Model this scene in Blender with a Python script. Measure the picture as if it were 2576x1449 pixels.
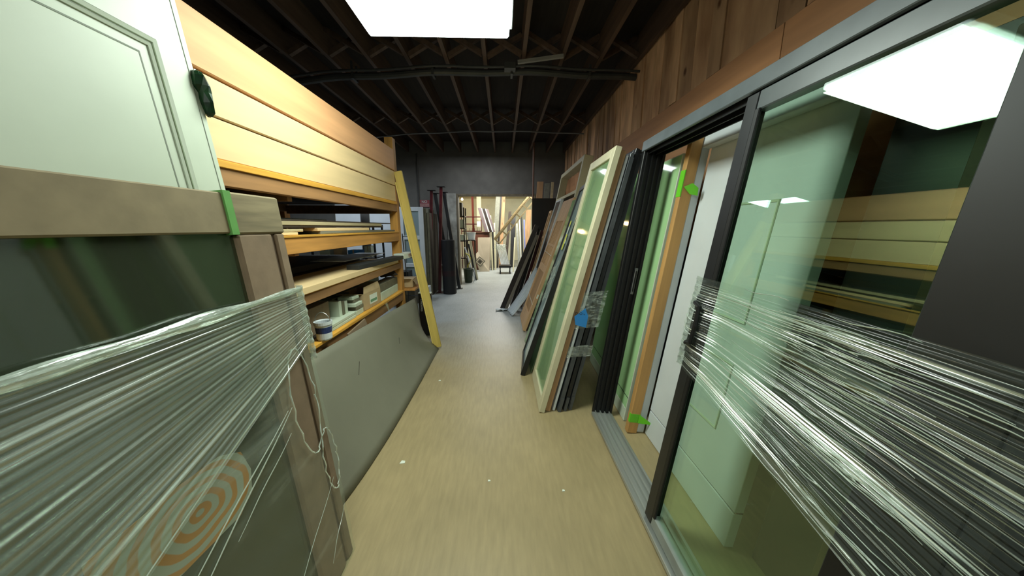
import bpy, math, random
from mathutils import Vector, Matrix
random.seed(7)
for o in list(bpy.data.objects): bpy.data.objects.remove(o)
SC = bpy.context.scene
COL = SC.collection

# ------------------------------------------------------------------ camera, world, lights, exposure
F_PX, W_PX, H_PX = 780.0, 2576.0, 1449.0
PITCH = math.radians(11.0625); YAW = math.radians(1.5856)
cd = bpy.data.cameras.new('camera'); cam = bpy.data.objects.new('camera', cd); COL.objects.link(cam)
cd.sensor_fit = 'HORIZONTAL'; cd.sensor_width = 36.0; cd.lens = 36.0*F_PX/W_PX
cd.clip_start = 0.02; cd.clip_end = 60
cam.location = (0, 0, 1.45); cam.rotation_euler = (math.pi/2-PITCH, 0, -YAW)
SC.camera = cam
wd = bpy.data.worlds.new('world'); SC.world = wd; wd.use_nodes = True
wd.node_tree.nodes['Background'].inputs[0].default_value = (0.6, 0.7, 0.8, 1)
wd.node_tree.nodes['Background'].inputs[1].default_value = 0.12
SC.view_settings.view_transform = 'Standard'; SC.view_settings.look = 'None'
SC.view_settings.gamma = 1; SC.view_settings.use_curve_mapping = False
SC.view_settings.exposure = 0.14
def area(name, loc, sx, sy, power, col, rot=(0,0,0)):
    d = bpy.data.lights.new(name, 'AREA'); d.shape = 'RECTANGLE'; d.size = sx; d.size_y = sy
    d.energy = power; d.color = col
    o = bpy.data.objects.new(name, d); COL.objects.link(o); o.location = loc; o.rotation_euler = rot
    return o
area('lamp_aisle', (-0.37, 1.81, 2.535), .8, .56, 28, (.90, 1.0, .87))
area('fill_behind_viewer', (-0.15, -1.3, 2.55), 1.1, .5, 32, (.92, 1.0, .88))  # unseen fill added to light the foreground panels from the front
area('lamp_back_room', (0.2, 10.2, 2.95), 2.0, 1.5, 190, (1.0, .98, .90))
area('lamp_left_bay', (-3.2, 5.6, 2.9), 1.0, 1.0, 42, (.78, .89, 1.0))
area('fill_hall_end', (-0.5, 6.6, 3.1), .9, .3, 22, (.92, .96, 1.0))  # fill added to brighten the dim hall end, no fixture here

# ------------------------------------------------------------------ materials
def lin(h):
    h = h.lstrip('#'); c = [int(h[i:i+2], 16)/255 for i in (0, 2, 4)]
    return tuple((v/12.92 if v <= .04045 else ((v+.055)/1.055)**2.4) for v in c)
MATS = {}
def M(name, hexc, rough=.6, var=.15, scale=6, st=(1,1,1), metallic=0, bump=0, rnd=0, spec=.5, hex2=None, knots=0, detail=4, coat=0):
    if name in MATS: return MATS[name]
    m = bpy.data.materials.new(name); m.use_nodes = True; nt = m.node_tree; N = nt.nodes; L = nt.links
    b = N['Principled BSDF']; b.inputs['Roughness'].default_value = rough; b.inputs['Metallic'].default_value = metallic
    b.inputs['Specular IOR Level'].default_value = spec
    b.inputs['Coat Weight'].default_value = coat; b.inputs['Coat Roughness'].default_value = .12
    tc = N.new('ShaderNodeTexCoord'); mp = N.new('ShaderNodeMapping'); mp.inputs['Scale'].default_value = [scale*s for s in st]
    oi = N.new('ShaderNodeObjectInfo'); ad = N.new('ShaderNodeVectorMath'); ad.operation = 'MULTIPLY_ADD'
    cm = N.new('ShaderNodeCombineXYZ')
    for i in range(3): L.new(oi.outputs['Random'], cm.inputs[i])
    ad.inputs[1].default_value = (17, 23, 31); L.new(cm.outputs[0], ad.inputs[0]); L.new(tc.outputs['Object'], ad.inputs[2])
    L.new(ad.outputs[0], mp.inputs['Vector'])
    no = N.new('ShaderNodeTexNoise'); no.inputs['Detail'].default_value = detail; no.inputs['Scale'].default_value = 1.0
    L.new(mp.outputs[0], no.inputs['Vector'])
    c = lin(hexc); c2 = lin(hex2) if hex2 else tuple(v*(1-2*var) for v in c)
    rp = N.new('ShaderNodeValToRGB'); rp.color_ramp.elements[0].position = .3; rp.color_ramp.elements[1].position = .7
    rp.color_ramp.elements[0].color = (*c2, 1); rp.color_ramp.elements[1].color = (*[min(1, v*(1+var*.5)) for v in c], 1)
    L.new(no.outputs['Fac'], rp.inputs[0]); out = rp.outputs[0]
    if knots:
        vo = N.new('ShaderNodeTexVoronoi'); vo.inputs['Scale'].default_value = knots
        mp2 = N.new('ShaderNodeMapping'); mp2.inputs['Scale'].default_value = [max(.35, min(1, s*2)) for s in st]
        L.new(ad.outputs[0], mp2.inputs[0]); L.new(mp2.outputs[0], vo.inputs['Vector'])
        r2 = N.new('ShaderNodeValToRGB'); r2.color_ramp.elements[0].position = .05; r2.color_ramp.elements[1].position = .10
        r2.color_ramp.elements[0].color = (.25, .16, .1, 1); r2.color_ramp.elements[1].color = (1, 1, 1, 1)
        L.new(vo.outputs['Distance'], r2.inputs[0])
        mx = N.new('ShaderNodeMixRGB'); mx.blend_type = 'MULTIPLY'; mx.inputs[0].default_value = 1
        L.new(out, mx.inputs[1]); L.new(r2.outputs[0], mx.inputs[2]); out = mx.outputs[0]
    if rnd:
        hs = N.new('ShaderNodeHueSaturation'); mr = N.new('ShaderNodeMapRange')
        mr.inputs['To Min'].default_value = 1-rnd; mr.inputs['To Max'].default_value = 1+rnd
        L.new(oi.outputs['Random'], mr.inputs[0]); L.new(mr.outputs[0], hs.inputs['Value']); L.new(out, hs.inputs['Color']); out = hs.outputs[0]
    L.new(out, b.inputs['Base Color'])
    if bump:
        bp = N.new('ShaderNodeBump'); bp.inputs['Strength'].default_value = bump; bp.inputs['Distance'].default_value = .01
        L.new(no.outputs['Fac'], bp.inputs['Height']); L.new(bp.outputs[0], b.inputs['Normal'])
    MATS[name] = m; return m
def wood(name, hexc, ax='y', **k):
    st = {'x': (.08, 1, 1), 'y': (1, .08, 1), 'z': (1, 1, .08)}[ax]
    d = dict(rough=.65, var=.16, scale=22, st=st, knots=3.0); d.update(k)
    return M(name, hexc, **d)
def glass(name, tint, refl=.10, boost=.5, rough=.01, body=None, bodyfac=0):
    m = bpy.data.materials.new(name); m.use_nodes = True; nt = m.node_tree; N = nt.nodes; L = nt.links; N.clear()
    o = N.new('ShaderNodeOutputMaterial'); t = N.new('ShaderNodeBsdfTransparent'); t.inputs[0].default_value = (*tint, 1)
    g = N.new('ShaderNodeBsdfGlossy'); g.inputs['Roughness'].default_value = rough; g.inputs[0].default_value = (.93, 1, .95, 1)
    ge = N.new('ShaderNodeNewGeometry'); dt = N.new('ShaderNodeVectorMath'); dt.operation = 'DOT_PRODUCT'
    L.new(ge.outputs['Normal'], dt.inputs[0]); L.new(ge.outputs['Incoming'], dt.inputs[1])
    ab = N.new('ShaderNodeMath'); ab.operation = 'ABSOLUTE'; L.new(dt.outputs['Value'], ab.inputs[0])
    om = N.new('ShaderNodeMath'); om.operation = 'SUBTRACT'; om.inputs[0].default_value = 1; L.new(ab.outputs[0], om.inputs[1]); om.use_clamp = True
    pw = N.new('ShaderNodeMath'); pw.operation = 'POWER'; pw.inputs[1].default_value = 5; L.new(om.outputs[0], pw.inputs[0])
    mt = N.new('ShaderNodeMath'); mt.operation = 'MULTIPLY_ADD'; mt.inputs[1].default_value = boost; mt.inputs[2].default_value = refl; mt.use_clamp = True
    L.new(pw.outputs[0], mt.inputs[0])
    mx = N.new('ShaderNodeMixShader'); L.new(mt.outputs[0], mx.inputs[0])
    src = t.outputs[0]
    if body:
        df = N.new('ShaderNodeBsdfDiffuse'); df.inputs[0].default_value = (*lin(body), 1)
        m0 = N.new('ShaderNodeMixShader'); m0.inputs[0].default_value = bodyfac
        L.new(t.outputs[0], m0.inputs[1]); L.new(df.outputs[0], m0.inputs[2]); src = m0.outputs[0]
    L.new(src, mx.inputs[1]); L.new(g.outputs[0], mx.inputs[2]); L.new(mx.outputs[0], o.inputs[0])
    return m
def film(name, lo=.05, hi=.75, freq=60, lenf=1.2, thr=(.52, .68), white='#dfeee0', tint=(.93, .97, .93), gl=.18):
    """stretch film: clear sheet whose gathered wrinkles (UV v) are denser and glossy, lamp glints painted in as white"""
    m = bpy.data.materials.new(name); m.use_nodes = True; nt = m.node_tree; N = nt.nodes; L = nt.links; N.clear()
    o = N.new('ShaderNodeOutputMaterial'); tc = N.new('ShaderNodeTexCoord'); mp = N.new('ShaderNodeMapping')
    mp.inputs['Scale'].default_value = (lenf, freq, 1); L.new(tc.outputs['UV'], mp.inputs[0])
    no = N.new('ShaderNodeTexNoise'); no.inputs['Scale'].default_value = 1; no.inputs['Detail'].default_value = 3; no.inputs['Distortion'].default_value = .06
    L.new(mp.outputs[0], no.inputs['Vector'])
    mp2 = N.new('ShaderNodeMapping'); mp2.inputs['Scale'].default_value = (lenf*1.5, freq*.12, 1); L.new(tc.outputs['UV'], mp2.inputs[0])
    n2 = N.new('ShaderNodeTexNoise'); n2.inputs['Scale'].default_value = 1; n2.inputs['Detail'].default_value = 2; L.new(mp2.outputs[0], n2.inputs['Vector'])
    sm = N.new('ShaderNodeMath'); sm.operation = 'MULTIPLY_ADD'; sm.inputs[1].default_value = .45; L.new(n2.outputs[0], sm.inputs[0])
    s2 = N.new('ShaderNodeMath'); s2.operation = 'MULTIPLY'; s2.inputs[1].default_value = .62; L.new(no.outputs[0], s2.inputs[0]); L.new(s2.outputs[0], sm.inputs[2])
    mr = N.new('ShaderNodeMapRange'); mr.inputs['From Min'].default_value = thr[0]; mr.inputs['From Max'].default_value = thr[1]
    mr.inputs['To Min'].default_value = lo; mr.inputs['To Max'].default_value = hi; L.new(sm.outputs[0], mr.inputs[0])
    t = N.new('ShaderNodeBsdfTransparent'); t.inputs[0].default_value = (*tint, 1)
    g = N.new('ShaderNodeBsdfGlossy'); g.inputs['Roughness'].default_value = gl; g.inputs[0].default_value = (1, 1, 1, 1)
    df = N.new('ShaderNodeBsdfDiffuse'); df.inputs[0].default_value = (*lin(white), 1)  # white also stands in for lamp glints on the wrinkles
    bp = N.new('ShaderNodeBump'); bp.inputs['Strength'].default_value = 1; bp.inputs['Distance'].default_value = .004
    L.new(no.outputs[0], bp.inputs['Height']); L.new(bp.outputs[0], g.inputs['Normal'])
    mg = N.new('ShaderNodeMixShader'); mg.inputs[0].default_value = .5; L.new(df.outputs[0], mg.inputs[1]); L.new(g.outputs[0], mg.inputs[2])
    mx = N.new('ShaderNodeMixShader'); L.new(mr.outputs[0], mx.inputs[0]); L.new(t.outputs[0], mx.inputs[1]); L.new(mg.outputs[0], mx.inputs[2])
    L.new(mx.outputs[0], o.inputs[0]); return m
def emis(name, col, s):
    m = bpy.data.materials.new(name); m.use_nodes = True; nt = m.node_tree; nt.nodes.clear()
    o = nt.nodes.new('ShaderNodeOutputMaterial'); e = nt.nodes.new('ShaderNodeEmission')
    e.inputs[0].default_value = (*col, 1); e.inputs[1].default_value = s; nt.links.new(e.outputs[0], o.inputs[0]); return m

black_m = M('black_metal', '#1b1d20', .38, .2, 9, spec=.6)
black_v = M('black_vinyl', '#101113', .5, .2, 9)
grey_m = M('grey_metal', '#5a5e62', .4, .15, 9, metallic=.3)
alu = M('brushed_aluminium', '#b9bdb8', .35, .12, 20, (1, .03, 1), metallic=.6)
white_p = M('white_paint', '#c9d3bf', .5, .04, 4)
white_c = M('cool_white_paint', '#d7dde0', .45, .04, 4)
cream = M('cream_paint', '#cfc9a8', .5, .06, 5)
cardo = M('olive_cardboard', '#9c8d6f', .85, .10, 14, bump=.15)
card = M('brown_cardboard', '#8c7760', .85, .10, 14, bump=.15)
card2 = M('tan_cardboard', '#b9a078', .85, .08, 12)
card3 = M('grey_cardboard', '#6f6a55', .85, .12, 12)
darkc = M('dark_cardboard', '#4b4638', .85, .15, 12)
whitec = M('white_cardboard', '#c3cdb8', .7, .05, 10)
label_m = M('label_paper', '#dfe6d8', .6, .03, 10)
pine_y = wood('pine_along', '#e6c896', 'y', var=.07, knots=0, scale=12)
pine_o = wood('orange_fir_along', '#e0a877', 'y', var=.09, knots=0, scale=12)
rack_y = wood('rack_lumber_along', '#c98f48', 'y', var=.18, knots=4)
rack_z = wood('rack_lumber_upright', '#cf9648', 'z', var=.16, knots=4)
rack_b = wood('rack_lumber_brown', '#9d7348', 'y', var=.18, knots=4)
rack_e = wood('rack_lumber_bright_edge', '#e3a63e', 'y', var=.25, scale=14, knots=0)
plankw = wood('yellow_pine_upright', '#d9bd62', 'z', var=.10, knots=0)
woodz = wood('fir_upright', '#b08a62', 'z', var=.14, knots=3)
studo = wood('stud_upright', '#c99a5c', 'z', var=.12, knots=2)
dwood = M('dark_plywood', '#3a2f24', .7, .2, 8)
dkbrown = M('dark_brown_laminate', '#231815', .45, .15, 6)
maroon = M('maroon_steel', '#521d22', .3, .2, 8)
greyply = M('grey_board', '#7e7d6c', .75, .05, 3)
greentape = M('green_tape', '#6fd02a', .5, .06, 8)
greentape2 = M('pale_green_tape', '#6fae5c', .5, .12, 12)
bluep = M('blue_paper', '#2f86cf', .6, .03, 8)
yellowp = M('yellow_tape', '#d9dc2a', .5, .06, 8)
inkm = M('black_ink', '#15181c', .7, 0, 8)
whitei = M('white_ink', '#cfd4cf', .7, 0, 8)
redi = M('red_ink', '#a03a30', .7, 0, 8)
gl_door = glass('door_glass', (.90, .975, .91), .055, .8)
gl_green = glass('green_glass', (.80, .92, .80), .022, .6, rough=.06, body='#9ab88c', bodyfac=.5)
gl_lime = glass('bright_green_glass', (.8, .95, .8), .02, .5, rough=.06, body='#b4e0a4', bodyfac=.85)
gl_dark = glass('dark_green_glass', (.50, .60, .48), .045, .7, rough=.05, body='#5c6450', bodyfac=.32)
gl_frost = glass('blue_grey_glass', (.75, .8, .8), .035, .6, rough=.03, body='#a3b6b8', bodyfac=.7)
film_r = film('stretch_film_gathered', .05, .85, 75, .9, (.56, .63), gl=.22)
film_l = film('stretch_film_fanned', .22, .66, 30, .5, (.53, .66), gl=.25)
film_h = film('stretch_film_haze', .13, .40, 16, 2.0, (.56, .72), gl=.3)
film_s = film('plastic_wrap_loose', .12, .45, 22, 6, (.5, .62), gl=.2)

# ------------------------------------------------------------------ mesh helpers
class MB:
    def __init__(s): s.v = []; s.f = []; s.uv = None; s.smooth = False
    def add(s, vs, fs):
        n = len(s.v); s.v += [tuple(p) for p in vs]; s.f += [tuple(i+n for i in f) for f in fs]; return s
    def box(s, x0, x1, y0, y1, z0, z1):
        return s.add([(x0,y0,z0),(x1,y0,z0),(x1,y1,z0),(x0,y1,z0),(x0,y0,z1),(x1,y0,z1),(x1,y1,z1),(x0,y1,z1)],
                     [(0,3,2,1),(4,5,6,7),(0,1,5,4),(1,2,6,5),(2,3,7,6),(3,0,4,7)])
    def prism(s, pts, off):
        """closed polygon (3D points) extruded by vector off"""
        n = len(pts); o = Vector(off)
        vs = [Vector(p) for p in pts]+[Vector(p)+o for p in pts]
        fs = [tuple(range(n-1, -1, -1)), tuple(range(n, 2*n))]+[(i, (i+1) % n, n+(i+1) % n, n+i) for i in range(n)]
        return s.add(vs, fs)
    def beam(s, p, q, w, h, up=(0,0,1)):
        p = Vector(p); q = Vector(q); d = (q-p).normalized(); u = Vector(up)
        a = d.cross(u)
        if a.length < 1e-4: a = d.cross(Vector((0,1,0)))
        a.normalize(); b = a.cross(d).normalized()
        vs = [r+a*(sx*w/2)+b*(sy*h/2) for r in (p, q) for sx, sy in ((-1,-1),(1,-1),(1,1),(-1,1))]
        return s.add(vs, [(0,1,2,3),(7,6,5,4),(0,4,5,1),(1,5,6,2),(2,6,7,3),(3,7,4,0)])
    def tube(s, pts, r, n=10, caps=True):
        pts = [Vector(p) for p in pts]; rs = r if isinstance(r, (list, tuple)) else [r]*len(pts)
        b0 = len(s.v)
        for i, p in enumerate(pts):
            d = (pts[min(i+1, len(pts)-1)]-pts[max(i-1, 0)]).normalized()
            a = d.cross(Vector((0.13, .31, 1)) if abs(d.z) < .95 else Vector((1, 0, 0))).normalized(); b = d.cross(a)
            for k in range(n):
                t = 2*math.pi*k/n; s.v.append(tuple(p+(a*math.cos(t)+b*math.sin(t))*rs[i]))
        for i in range(len(pts)-1):
            for k in range(n):
                s.f.append((b0+i*n+k, b0+i*n+(k+1) % n, b0+(i+1)*n+(k+1) % n, b0+(i+1)*n+k))
        if caps:
            s.f.append(tuple(b0+k for k in range(n-1, -1, -1))); s.f.append(tuple(b0+(len(pts)-1)*n+k for k in range(n)))
        return s
    def lathe(s, prof, n=20, c=(0, 0)):
        b0 = len(s.v)
        for r, z in prof:
            for k in range(n):
                t = 2*math.pi*k/n; s.v.append((c[0]+r*math.cos(t), c[1]+r*math.sin(t), z))
        for i in range(len(prof)-1):
            for k in range(n):
                s.f.append((b0+i*n+k, b0+i*n+(k+1) % n, b0+(i+1)*n+(k+1) % n, b0+(i+1)*n+k))
        s.f.append(tuple(b0+k for k in range(n-1, -1, -1))); s.f.append(tuple(b0+(len(prof)-1)*n+k for k in range(n)))
        return s
    def grid(s, fn, nu, nv, skip=None):
        """sheet with UVs; fn(u,v)->point"""
        b0 = len(s.v); s.uv = s.uv or {}
        for j in range(nv+1):
            for i in range(nu+1):
                s.v.append(tuple(fn(i/nu, j/nv))); s.uv[b0+j*(nu+1)+i] = (i/nu, j/nv)
        for j in range(nv):
            for i in range(nu):
                if skip and skip((i+.5)/nu, (j+.5)/nv): continue
                a = b0+j*(nu+1)+i; s.f.append((a, a+1, a+nu+2, a+nu+1))
        s.smooth = True
        return s
    def build(s, name, mat, parent=None, bevel=0, loc=None, rot=None, solid=0):
        me = bpy.data.meshes.new(name); me.from_pydata([tuple(v) for v in s.v], [], s.f)
        if s.uv:
            ul = me.uv_layers.new(name='UVMap')
            for l in me.loops: ul.data[l.index].uv = s.uv.get(l.vertex_index, (0, 0))
        me.update(); me.materials.append(mat)
        if s.smooth:
            for p in me.polygons: p.use_smooth = True
        o = bpy.data.objects.new(name, me); COL.objects.link(o)
        if parent: o.parent = parent
        if loc: o.location = loc
        if rot: o.rotation_euler = rot
        if bevel:
            b = o.modifiers.new('bevel', 'BEVEL'); b.width = bevel; b.segments = 1; b.limit_method = 'ANGLE'
        if solid:
            b = o.modifiers.new('solid', 'SOLIDIFY'); b.thickness = solid; b.offset = 0
        return o
def tag(o, label, cat, group=None, kind=None):
    o['label'] = label; o['category'] = cat
    if group: o['group'] = group
    if kind: o['kind'] = kind
    return o
def struct(o): o['kind'] = 'structure'; return o
def thing(name, label, cat, loc=(0,0,0), rot=(0,0,0), group=None):
    o = bpy.data.objects.new(name, None); COL.objects.link(o); o.location = loc; o.rotation_euler = rot
    o.empty_display_size = .05
    return tag(o, label, cat, group)
def bx(name, mat, par, x0, x1, y0, y1, z0, z1, bevel=.002):
    return MB().box(min(x0,x1), max(x0,x1), min(y0,y1), max(y0,y1), min(z0,z1), max(z0,z1)).build(name, mat, par, bevel)
def lean(name, label, cat, x0, y0, x1, z1, depth=.04, yaw=0, group=None, lift=0):
    """thing leaning in X: foot at (x0,y0,0), front surface passes through (x1, z1). local x = depth, y = length, z = up the lean"""
    ph = math.atan2(x1-x0, z1)
    return thing(name, label, cat, (x0, y0, depth*abs(math.sin(ph))+lift), (0, ph, yaw), group)
def text(body, name, mat, par, size, loc, rot, ext=.0006, ax='CENTER'):
    c = bpy.data.curves.new(name, 'FONT'); c.body = body; c.size = size; c.extrude = ext; c.align_x = ax; c.align_y = 'CENTER'; c.resolution_u = 2
    o = bpy.data.objects.new(name, c); COL.objects.link(o)
    dg = bpy.context.evaluated_depsgraph_get(); me = bpy.data.meshes.new_from_object(o.evaluated_get(dg)); bpy.data.objects.remove(o)
    me.name = name; me.materials.clear(); me.materials.append(mat)
    o = bpy.data.objects.new(name, me); COL.objects.link(o); o.parent = par; o.location = loc; o.rotation_euler = rot
    return o
ring_later = []
def framed(t, s, L, H, d, bw, fm, gm, bot=None, top=None, mid=(), panename='pane', bevel=.003, inset=.35):
    """framed panel in local coords; s=+1 depth to +x, -1 depth to -x"""
    bot = bot or bw; top = top or bw
    bx('stile', fm, t, 0, s*d, 0, bw, 0, H, bevel); bx('stile', fm, t, 0, s*d, L-bw, L, 0, H, bevel)
    bx('rail', fm, t, 0, s*d, bw, L-bw, 0, bot, bevel); bx('rail', fm, t, 0, s*d, bw, L-bw, H-top, H, bevel)
    for z in mid: bx('rail', fm, t, 0, s*d, bw, L-bw, z, z+.05, bevel)
    if gm: bx(panename, gm, t, s*d*inset, s*(d*inset+.006), bw-.005, L-bw+.005, bot-.005, H-top+.005, 0)

# ------------------------------------------------------------------ setting
fm = bpy.data.materials.new('worn_floor'); fm.use_nodes = True; nt = fm.node_tree; N = nt.nodes; L_ = nt.links; b = N['Principled BSDF']
tc = N.new('ShaderNodeTexCoord'); sp = N.new('ShaderNodeSeparateXYZ'); L_.new(tc.outputs['Object'], sp.inputs[0])
n1 = N.new('ShaderNodeTexNoise'); n1.inputs['Scale'].default_value = 1.6; n1.inputs['Detail'].default_value = 6; L_.new(tc.outputs['Object'], n1.inputs['Vector'])
n2 = N.new('ShaderNodeTexNoise'); n2.inputs['Scale'].default_value = 45; n2.inputs['Detail'].default_value = 3
mpf = N.new('ShaderNodeMapping'); mpf.inputs['Scale'].default_value = (1, .15, 1); L_.new(tc.outputs['Object'], mpf.inputs[0]); L_.new(mpf.outputs[0], n2.inputs['Vector'])
ma = N.new('ShaderNodeMath'); ma.operation = 'MULTIPLY_ADD'; ma.inputs[1].default_value = 1.2; L_.new(n1.outputs[0], ma.inputs[0]); L_.new(sp.outputs['Y'], ma.inputs[2])
mr = N.new('ShaderNodeMapRange'); mr.inputs['From Min'].default_value = 3.6; mr.inputs['From Max'].default_value = 5.4; L_.new(ma.outputs[0], mr.inputs[0])
mxa = N.new('ShaderNodeMixRGB'); mxa.inputs[1].default_value = (*lin('#a4946f'), 1); mxa.inputs[2].default_value = (*lin('#9aa0a0'), 1); L_.new(mr.outputs[0], mxa.inputs[0])
rp = N.new('ShaderNodeValToRGB'); rp.color_ramp.elements[0].position = .35; rp.color_ramp.elements[1].position = .65
rp.color_ramp.elements[0].color = (.80, .80, .78, 1); rp.color_ramp.elements[1].color = (1.06, 1.05, 1.03, 1)
am = N.new('ShaderNodeMath'); am.operation = 'MULTIPLY_ADD'; am.inputs[1].default_value = .45; L_.new(n2.outputs[0], am.inputs[0])
am2 = N.new('ShaderNodeMath'); am2.operation = 'MULTIPLY'; am2.inputs[1].default_value = .6; L_.new(n1.outputs[0], am2.inputs[0]); L_.new(am2.outputs[0], am.inputs[2])
L_.new(am.outputs[0], rp.inputs[0])
mxb = N.new('ShaderNodeMixRGB'); mxb.blend_type = 'MULTIPLY'; mxb.inputs[0].default_value = 1; L_.new(mxa.outputs[0], mxb.inputs[1]); L_.new(rp.outputs[0], mxb.inputs[2])
L_.new(mxb.outputs[0], b.inputs['Base Color']); b.inputs['Roughness'].default_value = .42; b.inputs['Specular IOR Level'].default_value = .4
bpn = N.new('ShaderNodeBump'); bpn.inputs['Strength'].default_value = .25; bpn.inputs['Distance'].default_value = .004; L_.new(n2.outputs[0], bpn.inputs['Height']); L_.new(bpn.outputs[0], b.inputs['Normal'])
struct(MB().box(-5.6, 2.6, -3.2, 14.1, -.1, 0).build('floor', fm))

blockw = M('painted_block_wall', '#6c6b66', .85, .12, 3, bump=.3)
darkw = M('dark_wall', '#2c2a29', .9, .15, 3)
deckm = M('roof_deck', '#2c231d', .9, .2, 5, (6, .4, 1))
joistm = wood('joist_wood', '#5e493a', 'y', var=.2, rnd=.2, knots=0)
roomw = M('pale_block_wall', '#dcdcc6', .8, .06, 3)
YF = 7.8
wl = MB(); wl.box(-5.6, -1.13, YF, YF+.2, 0, 3.42); wl.box(.80, 1.6, YF, YF+.2, 0, 3.42); wl.box(-1.13, .80, YF, YF+.2, 2.24, 3.42)
wfar = struct(wl.build('wall_far', blockw))
pil = M('bare_plaster', '#a8a9a2', .9, .25, 5, bump=.4)
bx('door_pilaster', pil, wfar, -1.36, -1.135, YF-.03, YF, 0, 2.25)
jm = wood('door_jamb_wood', '#6e6552', 'z', var=.2)
for a in ((-1.13, -1.09, 0, 2.24), (.76, .80, 0, 2.24), (-1.09, .76, 2.20, 2.24)):
    struct(bx('trim_%d' % (1 if a[0] < -1.1 else 2 if a[0] > 0 else 3), jm, None, a[0], a[1], YF-.02, YF+.22, a[2], a[3]))
struct(MB().box(-5.7, -5.6, -3.2, 7.8, 0, 3.42).build('wall_left', darkw))
struct(MB().box(-5.6, 1.6, -3.3, -3.2, 0, 3.42).build('wall_back', darkw))
# right wall with rough sawn boards above a plywood band
wr = struct(MB().box(1.5, 1.6, -3.2, 7.8, 0, 3.42).build('wall_right', darkw))
rough = M('rough_sawn_board', '#dcb48c', .75, .3, 5, (1.2, 1.2, .35), rnd=.42, knots=3.2, bump=.6, hex2='#a37a5a', detail=7)
band = wood('plywood_band', '#c99468', 'y', var=.18, scale=8, knots=1.2)
y = .2
while y < 7.75:
    w = random.choice((.14, .17, .20, .24, .12))
    y1 = min(y+w, 7.79); t_ = .016+random.random()*.016
    zb = 2.50+.0*y+random.uniform(-.004, .004)
    MB().prism([(1.5, y+.002, zb), (1.5, y1-.002+random.uniform(-.006, .004), zb), (1.5, y1-.002, 3.40), (1.5, y+.002+random.uniform(-.002, .006), 3.40)], (-t_, 0, 0)).build('plank', rough, wr)
    y = y1
for ya, yb in ((-.6, 1.8), (1.805, 4.2), (4.205, 6.6), (6.605, 7.79)):
    bx('plywood_band', band, wr, 1.465, 1.5, ya, yb, 1.30, 2.495)
# ceiling
ce = struct(MB().box(-5.7, 1.6, -3.3, 8.0, 3.42, 3.5).build('ceiling', deckm))
xs = [-.589+.405*k for k in range(-12, 6)]
jme = None
for x in xs:
    o = MB().box(-.02, .02, -3.19, 7.79, 0, .24).build('ceiling_joist', joistm, ce) if jme is None else bpy.data.objects.new('ceiling_joist', jme)
    if jme is None: jme = o.data
    else: COL.objects.link(o); o.parent = ce
    o.location = (x, 0, 3.18)
bme = [None, None]
for yr in (3.60, 5.72, 1.5):
    for a_, b_ in zip(xs[:-1], xs[1:]):
        for k in (0, 1):
            if bme[k] is None:
                o = MB().beam((-.1825, 0, .02 if k else .22), (.1825, 0, .22 if k else .02), .045, .045, up=(0, 1, 0)).build('bridging', joistm, ce); bme[k] = o.data
            else:
                o = bpy.data.objects.new('bridging', bme[k]); COL.objects.link(o); o.parent = ce
            o.location = ((a_+b_)/2, yr+k*.05, 3.18)
# deck boards between joists: faint cross seams
pipem = M('grey_pipe', '#4c4c4a', .5, .15, 6, metallic=.4)
def arc(y, r, x0=-2.6, x1=1.48, zc=3.115, drop=.022):
    return [(x0+(x1-x0)*i/24, y+.02*math.sin(i), zc-drop*((x0+(x1-x0)*i/24)-.1)**2) for i in range(25)]
t = thing('sprinkler_pipe', 'thick grey arched pipe slung under the joists, nearest to the viewer', 'pipe', (0, 0, 0))
MB().tube(arc(3.78, .03), .034, 10).build('pipe_run', pipem, t)
MB().tube([(p[0], p[1]-.10, p[2]+.015) for p in arc(3.78, .01)], .012, 8).build('conduit', pipem, t)
for x in (-1.6, -.75, .1, .95):
    z = 3.115-.022*(x-.1)**2
    MB().box(x-.012, x+.012, 3.72, 3.84, z-.04, z-.03).box(x-.012, x+.012, 3.72, 3.728, z-.03, 3.18).box(x-.012, x+.012, 3.832, 3.84, z-.03, 3.18).build('pipe_hanger', pipem, t)
bx('junction_box', pipem, t, .02, .14, 3.63, 3.73, 3.09, 3.15)
t2 = MB().beam((.16, 3.60, 3.13), (.62, 3.52, 3.155), .03, .03).build('light_strip', M('pale_strip', '#8c8a84', .5, .1, 5), t)
t = MB().tube(arc(5.96, .01, -2.4, 1.45, 3.13, .02), .011, 8).build('conduit', M('pale_conduit', '#77787a', .45, .1, 5), None)
tag(t, 'thin pale conduit crossing the joists near the far end of the ceiling', 'conduit')
t = MB().tube([(.645, 6.9, 0.0), (.645, 6.9, 3.18)], .02, 10).build('steel_pole', M('pole_paint', '#6a5145', .5, .1, 6))
tag(t, 'slim brown steel pole from ceiling to floor right of the far doorway', 'pole')
t = MB().tube([(-2.02, 7.78, .3), (-2.02, 7.78, 3.15)], .012, 8).build('wall_conduit', pipem)
tag(t, 'thin vertical conduit on the dark far wall beside the red sign', 'conduit')

# back room
struct(MB().box(-2.6, 2.6, 14.0, 14.1, 0, 3.0).build('wall_rear', roomw))
struct(MB().box(-2.7, -2.6, 8.0, 14.1, 0, 3.0).build('wall_rear_left', roomw))
struct(MB().box(2.6, 2.7, 8.0, 14.1, 0, 3.0).build('wall_rear_right', roomw))
struct(MB().box(-2.7, 2.7, 8.0, 14.1, 3.0, 3.1).build('ceiling_rear', roomw))
rt = MB().box(-2.59, 2.59, 13.96, 13.999, 2.68, 2.76).build('trim_4', M('wall_rail', '#a9a183', .7, .08, 4)); struct(rt)

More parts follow.
